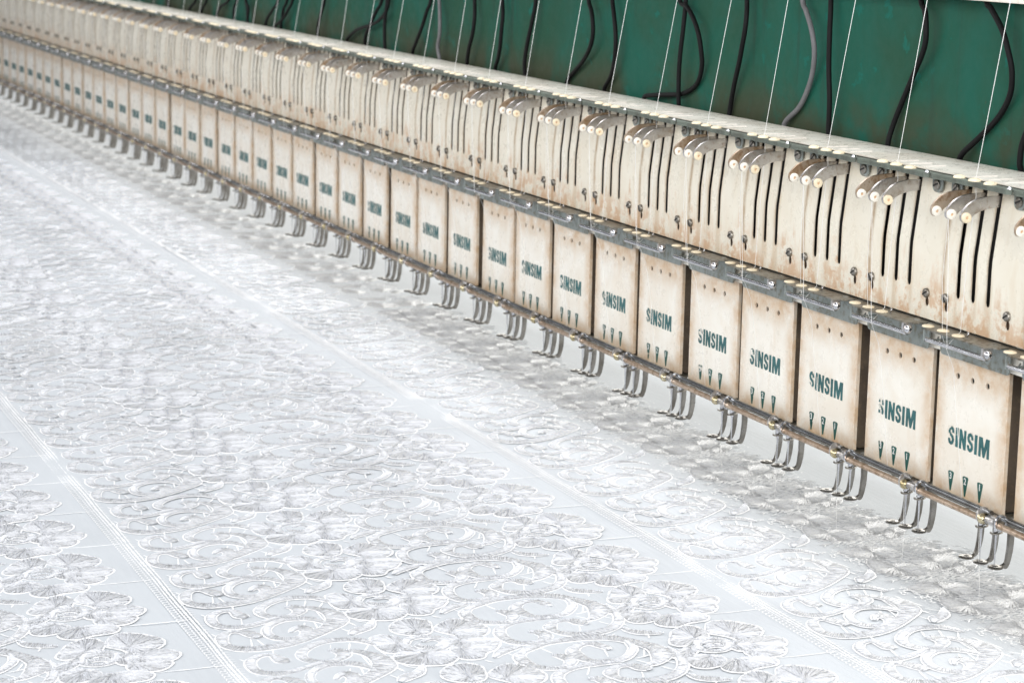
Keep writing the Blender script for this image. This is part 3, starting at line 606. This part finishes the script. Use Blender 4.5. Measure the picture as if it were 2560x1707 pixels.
BARS=[
( (-0.169,-3.004),(-0.032,-3.058) ),
( (-0.093,-2.901),(0.013,-2.963) ),
( (-0.195,-3.129),(-0.082,-3.168) ),
( (0.275,-3.085),(0.490,-3.117) ),
( (0.318,-3.158),(0.435,-3.206) ),
( (-0.460,-3.597),(-0.294,-3.633) ),
( (-0.423,-3.563),(-0.266,-3.546) ),
( (0.086,-3.539),(0.261,-3.577) ),
( (0.095,-3.010),(0.310,-3.019) ),
( (0.150,-2.841),(0.324,-2.810) ),
( (0.324,-2.894),(0.499,-2.848) ),
( (-0.486,-2.966),(-0.394,-2.926) ),
( (0.354,-2.900),(0.460,-2.851) ),
( (0.030,-2.868),(0.256,-2.850) ),
( (0.373,-2.825),(0.454,-2.743) ),
( (0.385,-2.706),(0.570,-2.794) ),
( (-0.231,-3.519),(-0.090,-3.543) ),
( (0.334,-1.850),(0.457,-1.815) ),
( (-0.230,-1.696),(-0.071,-1.780) ),
( (-0.281,-1.350),(-0.321,-1.220) ),
( (-0.431,-1.215),(-0.286,-1.283) ),
( (-0.256,-1.359),(-0.152,-1.290) ),
( (-0.085,-1.253),(0.013,-1.199) ),
( (-0.201,-1.189),(-0.099,-1.128) ),
( (-0.032,-1.419),(0.087,-1.459) ),
( (0.487,-1.466),(0.642,-1.503) ),
( (0.274,-1.948),(0.417,-2.023) ),
( (-0.328,-2.323),(-0.258,-2.270) ),
( (0.364,-2.099),(0.464,-2.048) ),
( (0.440,-2.290),(0.509,-2.244) ),
( (-0.016,-1.123),(0.073,-1.097) ),
( (0.206,-1.257),(0.257,-1.341) ),
( (0.011,-0.458),(0.012,-0.010) ),
( (0.125,-1.257),(0.090,-1.150) ),
( (0.287,-1.052),(0.370,-1.083) ),
( (0.022,-3.733),(-0.074,-3.777) ),
( (0.481,-3.776),(0.365,-3.816) ),
( (0.313,-3.738),(0.249,-3.773) ),
]

class Acc:
    def __init__(s): s.v = []; s.f = []; s.uv = []; s.n = 0
    def add(s, V, Fq, UV): s.v.append(V); s.f.append(Fq+s.n); s.uv.append(UV[Fq]); s.n += len(V)
    def build(s, name, mat, smooth=True):
        V = np.concatenate(s.v); Fq = np.concatenate(s.f); UV = np.concatenate(s.uv)
        V = (V-np.array(cb))*K
        me = bpy.data.meshes.new(name); me.vertices.add(len(V)); me.vertices.foreach_set('co', V.astype(np.float32).ravel())
        me.loops.add(Fq.size); me.loops.foreach_set('vertex_index', Fq.astype(np.int32).ravel())
        me.polygons.add(len(Fq)); me.polygons.foreach_set('loop_start', np.arange(0, Fq.size, 4, dtype=np.int32))
        me.update(calc_edges=True); uvl = me.uv_layers.new(name='UVMap'); uvl.data.foreach_set('uv', UV.astype(np.float32).ravel())
        if smooth: me.shade_smooth()
        me.materials.append(M[mat]); o = bpy.data.objects.new(name, me); COL.objects.link(o); o.parent = cloth; return o
def resample(P, step, closed=False):
    P = np.array(P); d = np.r_[0, np.cumsum(np.linalg.norm(np.diff(P[:, :2], axis=0), axis=1))]
    n = max(3, int(d[-1]/step)); t = np.linspace(0, d[-1], n); return np.stack([np.interp(t, d, P[:, k]) for k in range(P.shape[1])], 1), t
def ribbon(pts, step, hgt, rs, serr=.12, ns=5):
    Q = np.array([tuple(p) for p in cr(pts, 8)]); Q, t = resample(Q, step); n = len(Q)
    T = np.gradient(Q[:, :2], axis=0); T /= np.linalg.norm(T, axis=1)[:, None]+1e-9; N = np.stack([-T[:, 1], T[:, 0]], 1)
    alt = np.where(np.arange(n) % 2, 1., -1.) if ns == 5 else 0
    w = Q[:, 2]/2*(1+serr*rs.uniform(-1, 1, n)+.07*alt); h = hgt*np.minimum(1, w/.035)*(1+.10*rs.uniform(-1, 1, n)+.46*alt)
    w[0] *= .15; w[-1] *= .15; h[0] = 0; h[-1] = 0
    e = min(n//4, 3)
    if e: w[1:e] *= .75; w[-e:-1] *= .75
    prof = [(-1, -.2), (-.9, .62), (-.4, .98), (.4, .98), (.9, .62), (1, -.2)] if ns == 5 else [(-1, -.2), (0, 1), (1, -.2)]
    m_ = len(prof); V = np.zeros((n, m_, 3)); UV = np.zeros((n, m_, 2))
    for k, (a, c) in enumerate(prof):
        V[:, k, :2] = Q[:, :2]+N*(w*a)[:, None]; V[:, k, 2] = ZC+h*c; UV[:, k, 1] = t; UV[:, k, 0] = a*.05
    i = np.arange(n-1)[:, None]*m_+np.arange(m_-1)[None]; i = i.ravel()
    return V.reshape(-1, 3), np.stack([i, i+m_, i+m_+1, i+1], 1), UV.reshape(-1, 2)
def petal(pts, na, nr, rs):
    base = np.array(pts[0]); O = np.array([(p.x, p.y) for p in cr([(*q, 0) for q in pts[1:]], 8, True)]); O = np.vstack([O, O[:1]])
    O, t = resample(O, 1e-9) if False else (O, None)
    d = np.r_[0, np.cumsum(np.linalg.norm(np.diff(O, axis=0), axis=1))]; tt = np.linspace(0, d[-1], na+1); O = np.stack([np.interp(tt, d, O[:, k]) for k in (0, 1)], 1)
    c = O.mean(0); inner = base*.35+c*.65; inner = np.clip(inner, O.min(0)+.02, O.max(0)-.02)
    s = np.linspace(0.04, 1, nr); V = np.zeros((na+1, nr, 3)); UV = np.zeros((na+1, nr, 2))
    jit = rs.uniform(-1, 1, (na+1, nr)); altp = np.where(np.arange(na+1) % 2, 1., -1.)*min(1, na/150)
    for k, q in enumerate(s):
        V[:, k, :2] = inner+(O-inner)*q; V[:, k, 2] = ZC+.006*(1-q**8)+.003*np.exp(-((q-.8)/.2)**2)+(.0018*jit[:, k]+.002*altp*q)*(q < .98)-(q > .999)*.006
    V[-1] = V[0]
    ax = (c-base); al = np.linalg.norm(ax)+1e-6; ax = ax/al; b0 = c-ax*max(al, .20)*1.25; d_ = V[:, :, :2]-b0
    rr = np.linalg.norm(d_, axis=2); an = np.arctan2(d_[:, :, 0]*-ax[1]+d_[:, :, 1]*ax[0], d_[:, :, 0]*ax[0]+d_[:, :, 1]*ax[1])
    UV[:, :, 0] = rr; UV[:, :, 1] = an*.3+pts[0][0]*3
    V[:, :, 2] += .0028*np.sin(an*115)*(s[None]<.98)
    i = (np.arange(na)[:, None]*nr+np.arange(nr-1)[None]).ravel()
    return (V.reshape(-1, 3), np.stack([i, i+nr, i+nr+1, i+1], 1), UV.reshape(-1, 2)), O
def motif(lod, part=False):
    rs = np.random.RandomState(5+lod); sat, fil, cor = [], [], []
    st = (.0095, .03, .09)[lod]
    for n, pts in STROKES:
        if part and n not in ('S1', 'S2', 'S3', 'S4', 'leafA'): continue
        sat.append(ribbon([(x, y, w*1.05) for x, y, w in pts], st, .0085, rs, .12, 5 if lod == 0 else 3))
        if lod < 2:
            P = [p for p in cr([(x, y, w) for x, y, w in pts], 3)]
            T = np.gradient(np.array([(p.x, p.y) for p in P]), axis=0); T /= np.linalg.norm(T, axis=1)[:, None]+1e-9
            for sgn in (1, -1):
                cor.append(ribbon([(p.x-T[k, 1]*sgn*(p.z*.525+.004), p.y+T[k, 0]*sgn*(p.z*.55+.005), .013) for k, p in enumerate(P)], .018 if lod == 0 else .05, .0145, rs, .3, 3))
    for pts in ([] if part else PETALS):
        A_, O = petal(pts, (150, 40, 14)[lod], (9, 5, 3)[lod], rs); fil.append(A_)
        if lod < 2: cor.append(ribbon([(x, y, .018) for x, y in O[::6 if lod == 0 else 2]], st*2, .0165, rs, .2, 3))
    if lod < 2:
        for a, c in (BARS[:17] if part else BARS):
            m1 = ((a[0]+c[0])/2+.008, (a[1]+c[1])/2)
            cor.append(ribbon([(a[0], a[1], .013), (*m1, .011), (c[0], c[1], .013)], .02, .007, rs, .3, 3))
    return sat, fil, cor
def strands(P0, P1, w, h, zb, bend, rs):
    # many thin raised threads at once: 4 stations along, 3 points across
    n = len(P0); D = P1-P0; L = np.linalg.norm(D, axis=1)[:, None]+1e-9; T = D/L; N = np.stack([-T[:, 1], T[:, 0]], 1)
    V = np.zeros((n, 4, 3, 3)); UV = np.zeros((n, 4, 3, 2)); off = rs.uniform(0, 9, n)
    for k, (s, hz, wz) in enumerate(((0, -.3, .5), (.3, .9, 1), (.7, 1, 1), (1, -.1, .6))):
        c = P0+D*s+N*(bend*4*s*(1-s))[:, None]
        for j, (a, q) in enumerate(((-1, -.25), (0, 1), (1, -.25))):
            V[:, k, j, :2] = c+N*(w*.5*a*wz)[:, None]; V[:, k, j, 2] = zb+h*(hz*.5+.5*hz*q) if j == 1 else zb+h*(hz*.35-.25)
            UV[:, k, j, 0] = s*L[:, 0]; UV[:, k, j, 1] = off+a*.004
    b = (np.arange(n)*12)[:, None]; q = np.array([[r_*3+c_, r_*3+c_+3, r_*3+c_+4, r_*3+c_+1] for r_ in range(3) for c_ in range(2)])
    return V.reshape(-1, 3), (b[:, :, None]+q[None]).reshape(-1, 4), UV.reshape(-1, 2)
def petal_strands(pts, rs, sp=.0115, wk=1.0):
    base = np.array(pts[0]); O = np.array([(p.x, p.y) for p in cr([(*q, 0) for q in pts[1:]], 8, True)]); O = np.vstack([O, O[:1]])
    d = np.r_[0, np.cumsum(np.linalg.norm(np.diff(O, axis=0), axis=1))]; n = int(d[-1]/sp*1.9); tt = np.sort(rs.uniform(0, d[-1], n)); E = np.stack([np.interp(tt, d, O[:, k]) for k in (0, 1)], 1)
    c = O[:-1].mean(0); b0 = base*.45+c*.55
    f0 = rs.uniform(.02, 1, n)**1.2*.72; f1 = np.minimum(1.0, f0+rs.uniform(.25, .6, n)); f1 = np.where(rs.rand(n) < .55, rs.uniform(.93, 1.02, n), f1)
    P0 = b0+(E-b0)*f0[:, None]; P1 = b0+(E-b0)*f1[:, None]
    return strands(P0, P1, wk*rs.uniform(.006, .010, n), rs.uniform(.004, .007, n), ZC+.0075, rs.uniform(-.006, .006, n), rs)
def scroll_strands(pts, rs, sp=.0125, wk=1.0):
    Q = np.array([tuple(p) for p in cr(pts, 8)]); Q, t = resample(Q, sp); n = len(Q)
    T = np.gradient(Q[:, :2], axis=0); T /= np.linalg.norm(T, axis=1)[:, None]+1e-9; N = np.stack([-T[:, 1], T[:, 0]], 1); T2 = T*.28
    w = Q[:, 2]*.5*rs.uniform(.94, 1.10, n)
    return strands(Q[:, :2]-(N-T2)*w[:, None], Q[:, :2]+(N+T2*rs.uniform(-.6, 1, n)[:, None])*w[:, None], wk*rs.uniform(.006, .010, n), rs.uniform(.0035, .006, n), ZC+.0075, rs.uniform(-.003, .003, n), rs)
def motif_strands(part=False, sp=.0125, wk=1.0):
    rs = np.random.RandomState(23); L = [scroll_strands([(x, y, w*1.08) for x, y, w in p], rs, sp, wk) for n, p in STROKES if not part or n in ('S1', 'S2', 'S3', 'S4', 'leafA')]
    return L
def flower_strands(sp=.0125, wk=1.0):
    rs = np.random.RandomState(29); return [petal_strands(p, rs, sp*.92, wk) for p in PETALS]
def join(L):
    V, Fq, UV, n = [], [], [], 0
    for v, f, u in L: V.append(v); Fq.append(f+n); UV.append(u); n += len(v)
    return (np.concatenate(V), np.concatenate(Fq), np.concatenate(UV)) if V else None
MT = [[join(q) for q in motif(l)] for l in range(3)]; MP = [[join(q) for q in motif(l, True)] for l in range(3)]; PS = [join(flower_strands()), join(flower_strands(.03, 2.2))]; ST = [join(motif_strands()), join(motif_strands(False, .03, 2.2))]; SP = [join(motif_strands(True)), join(motif_strands(True, .03, 2.2))]
SA, FI, CO, SS, PP, NN = Acc(), Acc(), Acc(), Acc(), Acc(), Acc()
rs = np.random.RandomState(3)
for band in (-2, -1, 0, 1):
    for tx in range(4, -62, -1):
        dist = abs(tx-1)
        lod = 0 if (tx > -13 and band > -2 and tx < 3) else (1 if tx > -28 else 2)
        for acc, G in zip((SA, FI, CO), (MP if band == 1 else MT)[lod]):
            if G is None: continue
            V, Fq, UV = G; V = V.copy(); off = np.array([tx-1.0, Y0+BH*band, 0])
            acc.add(V+off, Fq, UV)
        if tx > -30 and tx < 3 and band > -2:
            if band < 1: G = PS[0 if tx > -11 else 1]; PP.add(G[0]+np.array([tx-1.0, Y0+BH*band, 0]), G[1], G[2])
            G = (SP if band == 1 else ST)[0 if tx > -11 else 1]; SS.add(G[0]+np.array([tx-1.0, Y0+BH*band, 0]), G[1], G[2])
# unfinished flowers being sewn under the needles
rs2 = np.random.RandomState(11)
FLO = [[(-1.73, .58), (-1.79, .84), (-1.73, .94), (-1.6, .90), (-1.45, .74), (-1.41, .60), (-1.46, .54), (-1.61, .50)],
       [(-1.85, .29), (-1.69, .33), (-1.64, .49), (-1.46, .54), (-1.34, .47), (-1.34, .34), (-1.46, .19), (-1.58, .16), (-1.75, .20)],
       [(-1.53, .84), (-1.57, .99), (-1.45, .97), (-1.33, .84), (-1.28, .74), (-1.38, .72)],
       [(-2.10, .16), (-2.16, .36), (-2.08, .55), (-1.92, .60), (-1.80, .50), (-1.84, .30), (-1.96, .18)]]
def flower_tile(near):
    rs2 = np.random.RandomState(17); fi, co, ss = [], [], []
    for pts in FLO:
        c = np.mean(pts, 0); A_, Oo = petal([tuple(c)]+pts, 110 if near else 20, 8 if near else 3, rs2); fi.append(A_)
        co.append(ribbon([(x, y, .011) for x, y in Oo[::5 if near else 2]], .02, .009, rs2, .4, 3))
        if near: ss.append(petal_strands([tuple(c)]+pts, rs2, .008))
    for q in range(200 if near else 40):     # tuft of loose loop stitches
        a = rs2.uniform(0, 1); x, y = np.array([-2.20+.36*a, .70+.24*a])+rs2.uniform(-.075, .075, 2); an = 1.0+rs2.uniform(-.7, .7); L = rs2.uniform(.03, .085)
        co.append(ribbon([(x, y, .012), (x+L*.5*cos(an)+.010, y+L*.5*sin(an), .012), (x+L*cos(an), y+L*sin(an), .007)], .02 if near else .05, .015, rs2, .2, 3))
    for q in range(150 if near else 20):     # small knots
        a = rs2.uniform(0, 1); x, y = np.array([-2.10+.45*a, .10+.16*a])+rs2.normal(0, .05, 2); an = rs2.uniform(0, 6.28); L = rs2.uniform(.015, .04)
        co.append(ribbon([(x, y, .012), (x+L*.5*cos(an)+.006, y+L*.5*sin(an), .014), (x+L*cos(an), y+L*sin(an), .009)], .02, .016, rs2, .2, 3))
    n = 1500 if near else 120                # filling stitches running between the flowers
    x = rs2.uniform(-2.2, -1.2, n); y = .26+.62*rs2.uniform(0, 1, n)+rs2.normal(0, .09, n)+.05*np.sin(x*6.28+1); an = .35+rs2.normal(0, .25, n)+.5*np.sin(x*6); L = rs2.uniform(.03, .11, n); P = np.stack([x, y], 1); D = np.stack([np.sin(an), np.cos(an)], 1)*L[:, None]
    ss.append(strands(P, P+D, rs2.uniform(.005, .009, n)*(1 if near else 2), rs2.uniform(.002, .005, n), ZC+.001, rs2.uniform(-.01, .01, n), rs2))
    for q in range(40 if near else 0):       # trailing thread ends
        x, y = np.array([-2.05+rs2.uniform(0, .8), .55+rs2.uniform(0, .6)]); an = rs2.uniform(0, 6.28); L = rs2.uniform(.03, .08)
        co.append(ribbon([(x, y, .007), (x+L*.5*cos(an)+.015, y+L*.5*sin(an)+.012, .007), (x+L*cos(an), y+L*sin(an), .005)], .02, .008, rs2, .2, 3))
    return join(fi), join(co), join(ss)
FT = {True: flower_tile(True), False: flower_tile(False)}
for tx in range(5, -45, -1):
    for acc, G in zip((NN, CO, NN), FT[tx > -14]): acc.add(G[0]+np.array([tx+2.0, 0, 0]), G[1], G[2])
SS.build('stitch_strands', 'strand'); PP.build('petal_stitches', 'petalstrand'); NN.build('unfinished_stitches', 'newstrand'); SA.build('satin_scrolls', 'satin'); FI.build('flower_petals', 'fill'); CO.build('outline_stitches', 'cord')
# lace seams
for band in (-2, -1, 0, 1):
    S = Acc(); yc = Y0+BH*(band-1)+.0
    for dy, w, h in ((.012, .016, .008), (.040, .012, .008), (-.015, .010, .006)):
        for xa in range(4, -60, -4):
            st = .012 if xa > -14 else .08
            S.add(*ribbon([(xa-4*k/8, yc+dy+.004*sin(xa*3+k*2.3), w*(1 if xa > -14 else 1.7)) for k in range(9)], st, h*(1 if xa > -14 else 1.5), rs2, .6, 3))
    x = 4.; 
    while x > -34:     # scallops and cross stitches
        st = .05
        if x > -16:
            yy = yc-.06
            S.add(*ribbon([(x+.026*cos(a), yy+.024*sin(a), .009) for a in [pi*2*k/6 for k in range(7)]], .012, .008, rs2, .2, 3))
            S.add(*ribbon([(x, yc-.04, .008), (x+.012, yc-.01, .008), (x-.012, yc+.035, .008)], .02, .010, rs2, .3, 3))
            S.add(*ribbon([(x+.02, yc+.03, .008), (x+.006, yc+.05, .008), (x+.024, yc+.075, .008)], .02, .010, rs2, .3, 3))
        else:
            S.add(*ribbon([(x, yc-.11, .02), (x+.02, yc-.085, .02), (x+.04, yc-.11, .02)], .03, .010, rs2, .2, 3)); st = .08
        x -= st
    S.build('lace_seam', 'seam')
SC.render.engine = 'CYCLES'
